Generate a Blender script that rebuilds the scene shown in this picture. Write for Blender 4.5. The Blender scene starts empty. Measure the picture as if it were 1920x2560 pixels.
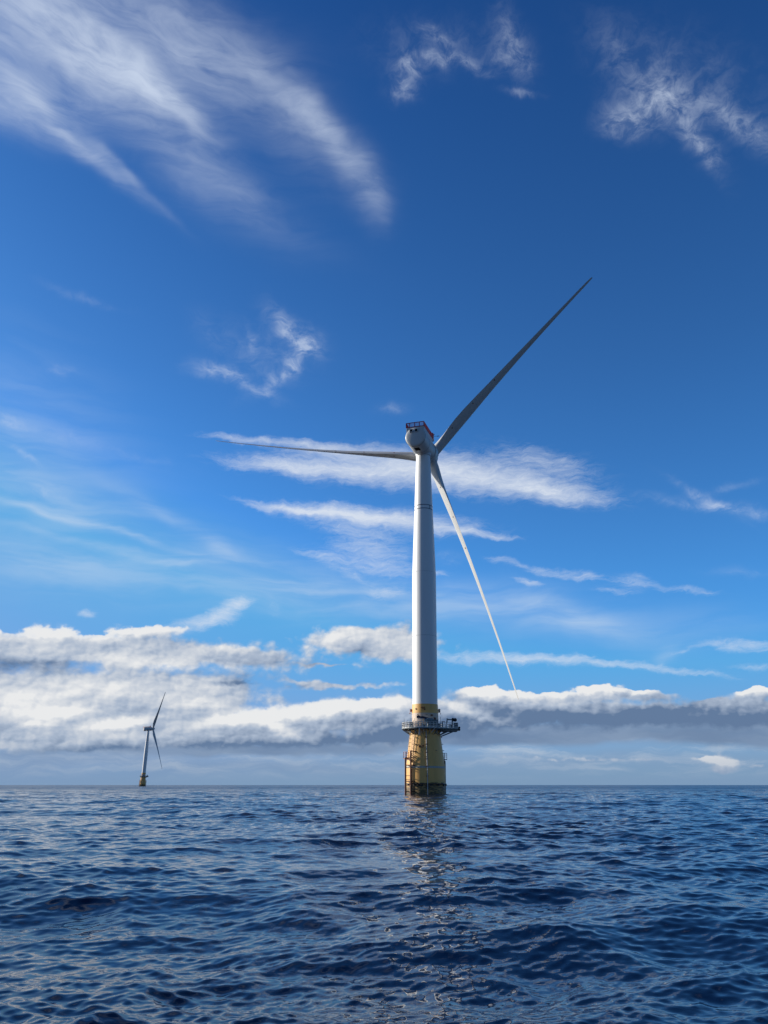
import bpy, bmesh, math, random
import numpy as np
from mathutils import Vector, Matrix, Euler

R = math.radians
scene = bpy.context.scene
COL = scene.collection
random.seed(4)

# ------------------------------------------------------------------ camera
F = 1898.0                      # focal length in pixels of the 1920 x 2560 photograph
PITCH = math.atan(682 / F)
CAM_H = 2.5
cam = bpy.data.cameras.new('camera')
cam.sensor_fit = 'VERTICAL'
cam.sensor_height = 36.0
cam.lens = F / 2560 * 36.0
cam.clip_start = 0.1
cam.clip_end = 30000
cam_ob = bpy.data.objects.new('camera', cam)
COL.objects.link(cam_ob)
cam_ob.location = (0, 0, CAM_H)
cam_ob.rotation_euler = (R(90) + PITCH, 0, 0)
scene.camera = cam_ob
scene.render.resolution_x, scene.render.resolution_y = 768, 1024
scene.view_settings.view_transform = 'Standard'
scene.view_settings.look = 'None'
scene.view_settings.exposure = 0.3
scene.view_settings.gamma = 1.0

# ------------------------------------------------------------------ sun
SUN_EL = R(22)
SUN_DIR = Vector((-0.942, 0.335, 0)).normalized() * math.cos(SUN_EL) + Vector((0, 0, math.sin(SUN_EL)))
sun = bpy.data.lights.new('sun', 'SUN')
sun.energy = 5.0
sun.angle = R(0.5)
sun.color = (1.0, 0.94, 0.84)
sun_ob = bpy.data.objects.new('sun', sun)
COL.objects.link(sun_ob)
sun_ob.rotation_euler = (-SUN_DIR).to_track_quat('-Z', 'Y').to_euler()

# ------------------------------------------------------------------ world: sky and clouds
world = bpy.data.worlds.new('World')
scene.world = world
world.use_nodes = True
world.cycles.sampling_method = 'MANUAL'
world.cycles.sample_map_resolution = 512
W = world.node_tree
W.nodes.clear()


def wn(kind, **kw):
    n = W.nodes.new(kind)
    for k, v in kw.items():
        setattr(n, k, v)
    return n


def wl(a, b):
    W.links.new(a, b)


def wmath(op, a, b=None, c=None, clamp=False):
    n = wn('ShaderNodeMath', operation=op, use_clamp=clamp)
    for i, v in enumerate((a, b, c)):
        if v is None:
            continue
        if isinstance(v, (int, float)):
            n.inputs[i].default_value = v
        else:
            wl(v, n.inputs[i])
    return n.outputs[0]


def wramp(v, a, b, lo=0.0, hi=1.0, smooth=True):
    n = wn('ShaderNodeMapRange', interpolation_type='SMOOTHSTEP' if smooth else 'LINEAR')
    wl(v, n.inputs['Value'])
    for k, x in zip(('From Min', 'From Max', 'To Min', 'To Max'), (a, b, lo, hi)):
        n.inputs[k].default_value = x
    return n.outputs[0]


def wmix(f, a, b):
    n = wn('ShaderNodeMix', data_type='RGBA')
    if isinstance(f, (int, float)):
        n.inputs[0].default_value = f
    else:
        wl(f, n.inputs[0])
    for i, v in ((6, a), (7, b)):
        if isinstance(v, tuple):
            n.inputs[i].default_value = (*v, 1)
        else:
            wl(v, n.inputs[i])
    return n.outputs[2]


def wnoise(vec, scale, detail=6, rough=0.55, dist=0.0, lac=2.0):
    n = wn('ShaderNodeTexNoise', noise_dimensions='3D')
    n.inputs['Scale'].default_value = scale
    n.inputs['Detail'].default_value = detail
    n.inputs['Roughness'].default_value = rough
    n.inputs['Distortion'].default_value = dist
    n.inputs['Lacunarity'].default_value = lac
    wl(vec, n.inputs['Vector'])
    return n


def wmap(vec, loc=(0, 0, 0), rot=0.0, scale=(1, 1, 1), kind='POINT'):
    n = wn('ShaderNodeMapping', vector_type=kind)
    n.inputs['Location'].default_value = loc
    n.inputs['Rotation'].default_value = (0, 0, rot)
    n.inputs['Scale'].default_value = scale
    wl(vec, n.inputs['Vector'])
    return n.outputs[0]


tc = wn('ShaderNodeTexCoord')
sep = wn('ShaderNodeSeparateXYZ')
wl(tc.outputs['Generated'], sep.inputs[0])
az = wmath('MULTIPLY', wmath('ARCTAN2', sep.outputs[0], sep.outputs[1]), 57.29578)
el = wmath('MULTIPLY', wmath('ARCSINE', sep.outputs[2]), 57.29578)
comb = wn('ShaderNodeCombineXYZ')
wl(az, comb.inputs[0])
wl(wmath('MAXIMUM', el, -3.0), comb.inputs[1])
P = comb.outputs[0]             # compass bearing and elevation in degrees


def warp(vec, scale, amt, detail=3):
    n = wnoise(vec, scale, detail)
    s = wn('ShaderNodeVectorMath', operation='SUBTRACT')
    wl(n.outputs['Color'], s.inputs[0])
    s.inputs[1].default_value = (0.5, 0.5, 0.5)
    m = wn('ShaderNodeVectorMath', operation='MULTIPLY_ADD')
    wl(s.outputs[0], m.inputs[0])
    m.inputs[1].default_value = (amt, amt, 0)
    wl(vec, m.inputs[2])
    return m.outputs[0]


def azel(x, y):
    """Bearing and elevation of a point of the sky seen at (x, y) of the 1659 x 2212 view of the photograph."""
    x, y = x * 1.15732, y * 1.15732
    a, b = x - 960, 1280 - y
    fw = F * math.cos(PITCH) - b * math.sin(PITCH)
    up = F * math.sin(PITCH) + b * math.cos(PITCH)
    return math.degrees(math.atan2(a, fw)), math.degrees(math.atan2(up, math.hypot(a, fw)))


def ellipse(cx, cy, rx, ry, ang):
    c, s = math.cos(R(ang)), math.sin(R(ang))
    p0 = np.array(azel(cx, cy))
    h = 4.0
    J = np.array([(np.array(azel(cx + h, cy)) - p0) / h, (np.array(azel(cx, cy + h)) - p0) / h]).T
    M = J @ np.array([[c, -s], [s, c]]) @ np.diag([rx, ry])
    U, S, _ = np.linalg.svd(M)
    return p0, math.atan2(U[1, 0], U[0, 0]), S


def blobs(vec, items, grow=1.55):
    """Sum of soft elliptical cloud masses."""
    total = None
    sp = wn('ShaderNodeSeparateXYZ')
    wl(vec, sp.inputs[0])
    x, y = sp.outputs[0], sp.outputs[1]
    for cx, cy, rx, ry, ang, amp in items:
        p0, rot, S = ellipse(cx, cy, rx * grow, ry * grow, ang)
        c, s = math.cos(rot), math.sin(rot)
        u = wmath('MULTIPLY_ADD', x, c / S[0], wmath('MULTIPLY_ADD', y, s / S[0], -(p0[0] * c + p0[1] * s) / S[0]))
        u2 = wmath('MULTIPLY', u, u)
        v = wmath('MULTIPLY_ADD', x, -s / S[1], wmath('MULTIPLY_ADD', y, c / S[1], (p0[0] * s - p0[1] * c) / S[1]))
        r2 = wmath('MULTIPLY_ADD', v, v, u2)
        w = wmath('POWER', 0.05, r2)                       # Gaussian falloff
        total = wmath('MULTIPLY_ADD', w, amp, total if total is not None else 0.0)
    return total


# clear sky
sky = wn('ShaderNodeTexSky', sky_type='NISHITA')
sky.sun_disc = False
sky.sun_elevation = SUN_EL
sky.sun_rotation = math.atan2(SUN_DIR.x, SUN_DIR.y)
sky.altitude = 0
sky.air_density = 1.0
sky.dust_density = 0.6
sky.ozone_density = 3.0
tint = wn('ShaderNodeMix', data_type='RGBA', blend_type='MULTIPLY')
tint.inputs[0].default_value = 1.0
wl(sky.outputs[0], tint.inputs[6])
tr = wn('ShaderNodeValToRGB')
te = tr.color_ramp.elements
te[0].position, te[0].color = 14 / 60, (0.46, 1.15, 1.79, 1)
te[1].position, te[1].color = 54 / 60, (0.20, 0.61, 1.16, 1)
tm = te.new(30 / 60)
tm.color = (0.37, 0.90, 1.45, 1)
wl(wmath('DIVIDE', el, 60.0), tr.inputs[0])
wl(tr.outputs[0], tint.inputs[7])
cap = wn('ShaderNodeVectorMath', operation='MINIMUM')
wl(tint.outputs[2], cap.inputs[0])
cap.inputs[1].default_value = (2.1, 4.0, 7.8)
color = cap.outputs[0]
# unseen sky dimmed beside and behind the viewer to deepen the turbine's shaded side
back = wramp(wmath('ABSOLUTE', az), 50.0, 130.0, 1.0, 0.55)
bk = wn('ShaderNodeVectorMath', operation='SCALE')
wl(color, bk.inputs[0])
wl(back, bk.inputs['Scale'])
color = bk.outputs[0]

P1 = warp(P, 0.10, 2.6, 4)      # broad bending
P2 = warp(P, 0.45, 1.3, 5)      # finer bending

# --- A: soft fibrous cirrus, upper left
A = blobs(P1, [
    (40, 60, 330, 95, 28, .62), (200, 115, 210, 46, 34, .70), (330, 185, 120, 30, 42, .80), (395, 240, 50, 16, 60, .32),
    (30, 215, 130, 46, 22, .62), (150, 290, 170, 18, 42, .48), (260, 360, 120, 10, 44, .2), (300, 45, 240, 75, 22, .30), (440, 130, 190, 55, 38, .28),
    (620, 210, 140, 32, 42, .38), (715, 305, 100, 30, 54, .36), (785, 400, 74, 34, 70, .24), (808, 455, 50, 24, 76, .13),
    (370, 310, 220, 60, 42, .20), (470, 380, 220, 40, 38, .10), (640, 300, 130, 60, 48, .10), (560, 120, 140, 50, 40, .10)], 1.7)
fa = wnoise(wmap(P1, rot=R(38), scale=(0.10, 0.60, 1)), 1.1, 8, 0.62, 1.3).outputs[0]
fa2 = wnoise(wmap(P1, rot=R(30), scale=(0.07, 0.22, 1)), 2.2, 5, 0.5, 0.3).outputs[0]
dA = wmath('MULTIPLY', A, wmath('ADD', wramp(fa, 0.25, 0.75, 0.12, 0.72), wramp(fa2, 0.3, 0.7, 0.1, 0.58)))
dA = wmath('MULTIPLY', dA, 0.70)
dA = wmath('MULTIPLY', wmath('DIVIDE', dA, wmath('ADD', dA, 0.85)), 1.55)
dA = wmath('MINIMUM', dA, 0.93)

# --- B: small crinkled wisps
B = blobs(P2, [
    (465, 800, 48, 16, 10, .8), (535, 832, 60, 12, 24, .65), (600, 820, 60, 14, -32, .6), (640, 775, 50, 16, -58, .75),
    (622, 712, 50, 20, 48, .95), (662, 742, 34, 24, 30, .9), (545, 742, 30, 8, 80, .35), (580, 765, 80, 60, 0, .22), (470, 720, 60, 30, 40, .15),
    (880, 165, 34, 22, -40, .75), (872, 200, 24, 18, 0, .7), (900, 130, 44, 12, -20, .6), (945, 75, 34, 14, 40, .6), (965, 128, 70, 12, 5, .5),
    (1020, 140, 52, 9, 25, .6), (1112, 118, 50, 30, 60, .7), (1085, 130, 30, 14, 20, .4), (1095, 50, 45, 24, 70, .25), (1128, 203, 32, 7, 12, .5), (930, 100, 110, 50, 0, .2),
    (1350, 265, 46, 30, 0, .95), (1435, 215, 62, 46, 40, .72), (1500, 295, 66, 24, 52, .72), (1400, 235, 60, 34, 0, .45),
    (1560, 245, 90, 34, 25, .5), (1630, 290, 70, 26, 35, .5), (1340, 150, 100, 46, 62, .22), (1470, 150, 150, 70, 20, .2), (1535, 350, 50, 16, 60, .25),
    (20, 905, 26, 16, 20, .5), (50, 985, 60, 7, 32, .5), (125, 795, 28, 10, 10, .35), (105, 1068, 30, 18, 10, .55), (60, 930, 80, 20, 20, .2),
    (180, 645, 70, 10, 18, .2), (845, 882, 28, 10, 0, .32), (170, 945, 50, 18, 15, .2), (290, 985, 110, 10, 15, .12),
    (1525, 1078, 70, 9, 30, .65), (1600, 1100, 100, 11, 8, .6), (1510, 1092, 110, 9, 10, .45), (1560, 1055, 60, 8, -12, .35),
    (970, 1205, 26, 12, 0, .6), (1610, 1235, 60, 10, 0, .3), (590, 1310, 14, 16, 0, .55)], 1.7)
fb = wnoise(wmap(P2, rot=R(20), scale=(0.55, 1.0, 1)), 0.9, 9, 0.66, 0.5).outputs[0]
dB = wmath('MINIMUM', wmath('MULTIPLY', B, wramp(fb, 0.34, 0.76, 0.06, 0.62)), 0.58)

# --- C: bands of fine-ribbed cloud behind the rotor
C = blobs(P2, [
    (530, 950, 95, 9, 6, .7), (700, 962, 110, 12, 5, .6), (730, 975, 120, 16, 5, .5),
    (620, 1010, 150, 17, 6, .85), (800, 1015, 210, 36, 4, 1.0), (1010, 1025, 200, 44, 8, 1.0), (1190, 1062, 130, 24, 8, 1.0), (1180, 995, 120, 30, 15, .45),
    (620, 1100, 100, 9, 9, .85), (730, 1112, 150, 20, 6, .95), (880, 1128, 170, 24, 6, 1.0), (1010, 1148, 70, 8, 8, .7), (1085, 1160, 40, 7, 4, .5),
    (1085, 1212, 46, 9, 14, .42), (1190, 1238, 90, 10, 8, .46), (1140, 1258, 40, 8, 8, .66), (1275, 1245, 40, 12, 14, .5), (1370, 1255, 46, 20, 8, .46),
    (1330, 1280, 50, 8, 4, .42), (1480, 1274, 80, 9, 8, .4), (940, 1238, 40, 7, 0, .4),
    (770, 1150, 110, 12, 8, .42), (800, 1185, 100, 28, 8, .62), (700, 1204, 80, 14, 14, .46), (830, 1228, 90, 24, 10, .52), (760, 1245, 70, 12, 22, .36), (835, 1282, 60, 18, 0, .44),
    (430, 1348, 80, 18, -8, .75), (488, 1320, 50, 18, -28, .85), (525, 1299, 28, 10, -8, .75), (188, 1322, 22, 12, 10, .6),
    (1040, 1420, 150, 15, 3, .62), (1180, 1426, 120, 12, 2, .62), (1320, 1436, 110, 10, 5, .58), (1470, 1449, 130, 8, 6, .5), (1600, 1392, 110, 16, 2, .62), (1640, 1440, 80, 8, 0, .35), (1470, 1410, 40, 8, -20, .3)], 1.5)
fc = wnoise(wmap(P2, rot=R(9), scale=(0.42, 2.0, 1)), 1.5, 8, 0.78, 0.5).outputs[0]
dC = wramp(wmath('ADD', wmath('MULTIPLY', C, 0.78), wmath('MULTIPLY', fc, 1.25)), 0.66, 1.80, 0.0, 0.9, False)
dC = wmath('MULTIPLY', dC, wramp(C, 0.0, 0.35))

# --- V: thin veils and long curved threads
V = blobs(P1, [
    (110, 1112, 150, 9, 15, .34), (300, 1165, 150, 9, 19, .34), (150, 1085, 190, 50, 18, .16), (220, 1190, 190, 9, 14, .28), (430, 1228, 190, 10, 11, .30),
    (370, 1120, 170, 16, 30, .2), (500, 1205, 220, 55, 12, .16), (470, 1190, 40, 20, 40, .2), (700, 1290, 330, 55, 8, .30), (1240, 1340, 170, 34, 14, .36), (1110, 1320, 220, 45, 8, .22),
    (100, 1230, 160, 40, 8, .18), (60, 900, 200, 140, 30, .12), (80, 1060, 260, 160, 20, .16), (260, 1250, 360, 60, 6, .20), (1000, 1300, 260, 50, 4, .14), (1500, 1350, 200, 40, 4, .12), (1440, 1410, 40, 18, -30, .2)], 1.6)
fv = wnoise(wmap(P1, rot=R(14), scale=(0.09, 0.55, 1)), 1.2, 6, 0.55, 0.4).outputs[0]
dV = wmath('MULTIPLY', V, wramp(fv, 0.3, 0.7, 0.35, 1.3), clamp=True)

# --- D: low cumulus and stratocumulus towards the horizon
P3 = warp(wmap(P, scale=(0.8, 1, 1)), 0.9, 0.9, 5)
P3 = wmap(P3, scale=(1.25, 1, 1))
D_IT = [
    # upper bank at the left
    (60, 1400, 260, 50, 0, 1.0), (300, 1405, 180, 40, 4, .9), (350, 1362, 90, 18, -4, .6),
    (520, 1420, 180, 32, 5, .9), (750, 1382, 140, 34, -4, 1.0), (860, 1395, 130, 48, 0, .95), (700, 1436, 70, 5, 0, .45),
    (130, 1500, 340, 70, 0, 1.1), (420, 1500, 220, 56, 0, .9), (60, 1580, 260, 50, 0, .9), (330, 1550, 200, 44, 0, .8), (760, 1483, 170, 10, -2, .6), (660, 1476, 80, 9, 8, .5),
    # lower rows
    (520, 1572, 160, 28, -6, 1.1), (700, 1550, 150, 36, -5, 1.1), (840, 1545, 130, 44, 0, 1.1), (260, 1572, 110, 12, -6, .6),
    (620, 1598, 420, 20, 0, .9), (200, 1612, 360, 16, 0, .5),
    (1035, 1500, 60, 26, 0, 1.1), (1120, 1508, 90, 18, 0, .9), (1285, 1496, 60, 24, 0, 1.1), (1200, 1510, 80, 14, 0, .8), (1390, 1502, 80, 12, 0, .8), (1630, 1498, 60, 20, -6, 1.0), (1545, 1516, 60, 9, 0, .6),
    (1290, 1545, 520, 32, 0, 1.2), (1720, 1540, 320, 32, 0, 1.1), (980, 1552, 150, 44, 0, .8),
    (1545, 1643, 74, 17, 2, .85), (1560, 1664, 40, 12, 0, .6), (1300, 1640, 220, 8, 0, .34), (1100, 1632, 90, 6, 0, .3), (1640, 1655, 20, 6, 0, .5), (840, 1662, 60, 4, 0, .4), (1000, 1655, 120, 5, 0, .25)]
Dm = blobs(P3, D_IT, 1.30)
# the bank goes on beyond both sides of the view
side = wramp(wmath('ABSOLUTE', az), 32.0, 48.0)
band = wmath('MULTIPLY', wramp(el, 1.0, 3.0), wramp(el, 4.5, 9.5, 1.0, 0.0))
Dm = wmath('MULTIPLY_ADD', wmath('MULTIPLY', side, band), 0.75, Dm)
puff = wmap(P, scale=(0.72, 1.0, 1))
nd = wnoise(puff, 0.50, 9, 0.58, 0.2).outputs[0]
nd_up = wnoise(wmap(puff, loc=(-0.34, 0.30, 0)), 0.50, 8, 0.54, 0.2).outputs[0]
nd_lo = wnoise(puff, 0.50, 8, 0.54, 0.2).outputs[0]


def cells(vec):
    n = wn('ShaderNodeTexVoronoi', voronoi_dimensions='2D', feature='F1')
    n.inputs['Scale'].default_value = 0.62
    n.inputs['Detail'].default_value = 1.8
    n.inputs['Roughness'].default_value = 0.55
    n.inputs['Lacunarity'].default_value = 2.3
    wl(vec, n.inputs['Vector'])
    return n.outputs['Distance']


Pv = warp(puff, 1.4, 0.55, 3)
vo = cells(Pv)
vo_up = cells(wmap(Pv, loc=(-0.16, 0.17, 0)))
edge = wmath('ADD', wmath('MULTIPLY_ADD', wmath('SUBTRACT', nd, 0.5), 1.3, wmath('MULTIPLY', Dm, 1.2)), wmath('MULTIPLY', wmath('SUBTRACT', 0.42, vo), 0.36))
# sunlit tops and shaded bases
LIT = blobs(P3, [
    (60, 1362, 220, 20, 0, .85), (300, 1362, 160, 16, -4, .7), (470, 1322, 90, 20, -25, .9), (300, 1430, 230, 22, 4, .50), (180, 1490, 240, 34, 0, .48), (60, 1540, 160, 20, 0, .35), (420, 1520, 120, 16, 0, .3), (480, 1400, 120, 14, 0, .4), (760, 1372, 150, 30, 0, .55), (880, 1400, 90, 30, 0, .3),
    (520, 1550, 120, 15, -8, .95), (690, 1532, 140, 18, -6, .95), (600, 1570, 90, 14, 20, .5), (260, 1562, 100, 12, -8, .8), (830, 1518, 120, 18, 0, .7), (70, 1560, 60, 10, 0, .5), (130, 1535, 80, 18, 0, .6), (30, 1510, 80, 22, 0, .5),
    (1035, 1484, 60, 22, 0, 1.5), (1110, 1494, 50, 14, 0, 1.0), (1000, 1530, 90, 14, 20, .55), (1285, 1480, 60, 18, 0, 1.5), (1200, 1496, 70, 10, 0, .9), (1380, 1492, 60, 9, 0, 1.1), (1630, 1484, 60, 15, -6, 1.5),
    (1130, 1425, 240, 10, 4, .35), (1545, 1642, 70, 13, 2, 1.1), (1200, 1640, 200, 8, 0, .4), (880, 1485, 80, 8, 0, .5)], 1.4)
crisp = wramp(LIT, 0.2, 0.9)
dsoft = wramp(edge, 0.10, 0.66)
dD = wmath('MULTIPLY', wmath('MULTIPLY_ADD', wmath('SUBTRACT', wramp(edge, 0.20, 0.40), dsoft), crisp, dsoft), wramp(Dm, 0.03, 0.2))
SHD = blobs(P3, [
    (90, 1437, 160, 18, 0, .55), (430, 1455, 170, 12, 4, .35), (850, 1410, 120, 18, 0, .22), (520, 1474, 70, 6, 0, .6), (620, 1482, 60, 6, 0, .4),
    (560, 1618, 330, 22, 0, .95), (840, 1592, 160, 26, 0, .8), (180, 1632, 330, 20, 0, .30), (40, 1600, 80, 8, 0, .3),
    (1290, 1568, 520, 40, 0, 1.0), (1190, 1544, 240, 22, 8, .5), (1700, 1566, 260, 36, 0, .95), (1450, 1534, 160, 14, 0, .5), (980, 1590, 110, 22, 0, .5)], 1.4)
relief = wmath('ADD', wmath('MULTIPLY', wmath('SUBTRACT', nd_lo, nd_up), 0.70), wmath('MULTIPLY', wmath('SUBTRACT', vo_up, vo), 0.40))
soft = wnoise(wmap(P2, scale=(0.10, 0.42, 1)), 1.3, 4, 0.5, 0.4).outputs[0]
relief = wmath('MULTIPLY_ADD', wmath('SUBTRACT', soft, 0.5), 1.05, relief)
lit = wmath('ADD', wmath('ADD', wmath('MULTIPLY_ADD', SHD, -0.70, LIT), relief), 0.47, clamp=True)
cloud_low = wn('ShaderNodeValToRGB')
cr = cloud_low.color_ramp
cr.elements[0].position = 0.0
cr.elements[0].color = (1.25, 2.0, 3.4, 1)
cr.elements[1].position = 1.0
cr.elements[1].color = (8.2, 8.3, 8.4, 1)
e = cr.elements.new(0.45)
e.color = (4.0, 4.8, 6.1, 1)
wl(lit, cloud_low.inputs[0])

# smooth grey stratus under the cumulus and faint streaks down to the horizon
ST = blobs(P1, [(1290, 1582, 520, 34, 0, 1.1), (1720, 1560, 300, 40, 0, .8), (960, 1590, 160, 24, 0, .6), (560, 1618, 380, 20, 0, .9), (850, 1590, 150, 30, 0, .6), (160, 1625, 330, 22, 0, .5), (120, 1520, 300, 50, 0, .5)], 1.35)
dS = wramp(wmath('ADD', ST, wmath('MULTIPLY', wmath('SUBTRACT', soft, 0.5), 0.5)), 0.15, 0.75, 0.0, 0.92)
strk = wnoise(wmap(P2, scale=(0.12, 1.1, 1)), 1.3, 7, 0.6, 0.3).outputs[0]
dE = wmath('MULTIPLY', wramp(strk, 0.42, 0.72, 0.0, 0.75), wmath('MULTIPLY', wramp(el, 0.1, 1.2), wramp(el, 2.2, 5.5, 1.0, 0.0)))

# air light towards the horizon
hz = wramp(el, 0.0, 9.0, 0.80, 0.0)
color = wmix(hz, color, (2.35, 3.75, 5.9))
white = (6.3, 7.2, 8.7)
color = wmix(dV, color, (5.2, 6.6, 8.4))
color = wmix(dA, color, white)
color = wmix(dB, color, white)
color = wmix(dC, color, (7.2, 7.8, 8.7))
color = wmix(dE, color, (5.2, 6.1, 7.2))
color = wmix(dS, color, wmix(wramp(soft, 0.35, 0.65), (1.5, 2.3, 3.75), (2.2, 3.05, 4.5)))
G = blobs(P1, [(150, 1640, 420, 36, 0, .75), (620, 1655, 320, 18, 0, .5), (1250, 1645, 560, 22, 0, .35)], 1.3)
color = wmix(wmath('MINIMUM', G, 0.8), color, wmix(wramp(strk, 0.3, 0.7), (2.3, 3.3, 5.1), (4.0, 4.9, 6.3)))
color = wmix(dD, color, cloud_low.outputs[0])
hz2 = wramp(el, 0.0, 3.6, 0.60, 0.0)
color = wmix(hz2, color, (1.95, 2.95, 4.55))
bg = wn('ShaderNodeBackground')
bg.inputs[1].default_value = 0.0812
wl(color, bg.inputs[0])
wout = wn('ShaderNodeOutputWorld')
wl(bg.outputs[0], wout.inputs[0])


# ------------------------------------------------------------------ materials
def material(name, col, rough=0.5, metal=0.0, var=0.0, vscale=1.0, spec=0.5, stretch=(1, 1, 1), bump=0.0):
    m = bpy.data.materials.new(name)
    m.use_nodes = True
    t = m.node_tree
    b = t.nodes['Principled BSDF']
    b.inputs['Base Color'].default_value = (*col, 1)
    b.inputs['Roughness'].default_value = rough
    b.inputs['Metallic'].default_value = metal
    b.inputs['Specular IOR Level'].default_value = spec
    if var:
        c = t.nodes.new('ShaderNodeTexCoord')
        mp = t.nodes.new('ShaderNodeMapping')
        mp.inputs['Scale'].default_value = stretch
        n = t.nodes.new('ShaderNodeTexNoise')
        n.inputs['Scale'].default_value = vscale
        n.inputs['Detail'].default_value = 6
        n.inputs['Roughness'].default_value = 0.6
        r = t.nodes.new('ShaderNodeMapRange')
        r.inputs[1].default_value = 0.3
        r.inputs[2].default_value = 0.7
        r.inputs[3].default_value = 1 - var
        r.inputs[4].default_value = 1 + var * 0.4
        x = t.nodes.new('ShaderNodeMix')
        x.data_type = 'RGBA'
        x.blend_type = 'MULTIPLY'
        x.inputs[0].default_value = 1
        x.inputs[6].default_value = (*col, 1)
        t.links.new(c.outputs['Object'], mp.inputs[0])
        t.links.new(mp.outputs[0], n.inputs['Vector'])
        t.links.new(n.outputs[0], r.inputs[0])
        t.links.new(r.outputs[0], x.inputs[7])
        t.links.new(x.outputs[2], b.inputs['Base Color'])
    return m


M = {
    'white': material('white_tower_paint', (0.80, 0.80, 0.78), 0.42, var=0.05, vscale=0.5, stretch=(1, 1, 0.1)),
    'blade': material('blade_gelcoat', (0.56, 0.56, 0.54), 0.45, var=0.05, vscale=0.6, spec=0.3),
    'nacelle': material('nacelle_gelcoat', (0.55, 0.56, 0.55), 0.42, var=0.06, vscale=0.7),
    'yellow': material('yellow_paint', (0.86, 0.47, 0.13), 0.5, var=0.14, vscale=0.9, stretch=(1, 1, 0.25)),
    'pale': material('pale_faded_paint', (0.66, 0.50, 0.38), 0.55, var=0.12, vscale=1.0, stretch=(1, 1, 0.3)),
    'orange': material('orange_red_paint', (0.52, 0.16, 0.05), 0.55, var=0.25, vscale=3),
    'brown': material('weathered_fender_paint', (0.16, 0.05, 0.025), 0.6, var=0.3, vscale=2),
    'red': material('red_railing_paint', (0.36, 0.02, 0.035), 0.5, var=0.1, vscale=2),
    'dark': material('dark_rubber', (0.02, 0.02, 0.025), 0.5, var=0.2, vscale=3),
    'navy': material('navy_marking_paint', (0.015, 0.02, 0.06), 0.5),
    'steel': material('galvanised_steel', (0.42, 0.44, 0.46), 0.45, 0.3, var=0.15, vscale=4),
    'grey': material('grey_equipment_paint', (0.16, 0.20, 0.22), 0.5, var=0.2, vscale=3),
    'rail': material('white_railing_paint', (0.75, 0.74, 0.68), 0.5, var=0.1, vscale=4),
    'band': material('pale_waterline_band', (0.42, 0.42, 0.36), 0.5, var=0.15, vscale=1.5),
    'glass': material('dark_opening', (0.006, 0.007, 0.009), 0.8, spec=0.1),
    'ladder': material('pale_yellow_ladder', (0.66, 0.50, 0.24), 0.5),
}


def yellow_growth():
    """Yellow paint with a dark belt of growth and stain near the waterline."""
    m = material('yellow_hull_paint', (0.86, 0.47, 0.13), 0.5, var=0.14, vscale=0.7, stretch=(1, 1, 0.25))
    t = m.node_tree
    b = t.nodes['Principled BSDF']
    base = b.inputs['Base Color'].links[0].from_socket
    c = t.nodes.new('ShaderNodeTexCoord')
    s = t.nodes.new('ShaderNodeSeparateXYZ')
    t.links.new(c.outputs['Object'], s.inputs[0])

    def mth(op, a, bb):
        n = t.nodes.new('ShaderNodeMath')
        n.operation = op
        for i, v in enumerate((a, bb)):
            if isinstance(v, (int, float)):
                n.inputs[i].default_value = v
            else:
                t.links.new(v, n.inputs[i])
        return n.outputs[0]

    def noise(sc, scale, det=7, dist=0.4):
        mp = t.nodes.new('ShaderNodeMapping')
        mp.inputs['Scale'].default_value = sc
        t.links.new(c.outputs['Object'], mp.inputs[0])
        n = t.nodes.new('ShaderNodeTexNoise')
        n.inputs['Scale'].default_value = scale
        n.inputs['Detail'].default_value = det
        n.inputs['Roughness'].default_value = 0.65
        n.inputs['Distortion'].default_value = dist
        t.links.new(mp.outputs[0], n.inputs['Vector'])
        return n.outputs[0]

    def rng(v, a, bb, lo, hi):
        n = t.nodes.new('ShaderNodeMapRange')
        n.interpolation_type = 'SMOOTHSTEP'
        t.links.new(v, n.inputs[0])
        for i, x in enumerate((a, bb, lo, hi)):
            n.inputs[i + 1].default_value = x
        return n.outputs[0]

    def mix(f, a, bb):
        n = t.nodes.new('ShaderNodeMix')
        n.data_type = 'RGBA'
        t.links.new(f, n.inputs[0])
        for i, v in ((6, a), (7, bb)):
            if isinstance(v, tuple):
                n.inputs[i].default_value = (*v, 1)
            else:
                t.links.new(v, n.inputs[i])
        return n.outputs[2]
    z = s.outputs[2]
    n1 = noise((0.35, 0.35, 1.3), 1.0)
    n2 = noise((0.5, 0.5, 2.6), 1.2, 8, 0.8)
    belt = rng(mth('ADD', z, mth('MULTIPLY', mth('SUBTRACT', n1, 0.5), 5.5)), 2.5, 3.0, 1.0, 0.0)
    patch = rng(n2, 0.46, 0.58, 0.96, 0.45)
    f = mth('MULTIPLY', belt, patch)
    low = rng(mth('ADD', z, mth('MULTIPLY', n1, 0.7)), 0.6, 1.0, 1.0, 0.0)
    f = mth('MAXIMUM', f, low)
    olive = mix(n1, (0.05, 0.05, 0.02), (0.012, 0.016, 0.014))
    # faint rust runs
    n3 = noise((2.2, 2.2, 0.12), 1.0, 5, 0.2)
    run = rng(n3, 0.58, 0.74, 0.0, 0.35)
    c1 = mix(run, base, (0.32, 0.15, 0.06))
    c2 = mix(rng(z, 2.0, 5.0, 0.30, 0.0), c1, (0.25, 0.22, 0.08))
    c3 = mix(f, c2, olive)
    t.links.new(c3, b.inputs['Base Color'])
    return m


M['hull'] = yellow_growth()


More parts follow.
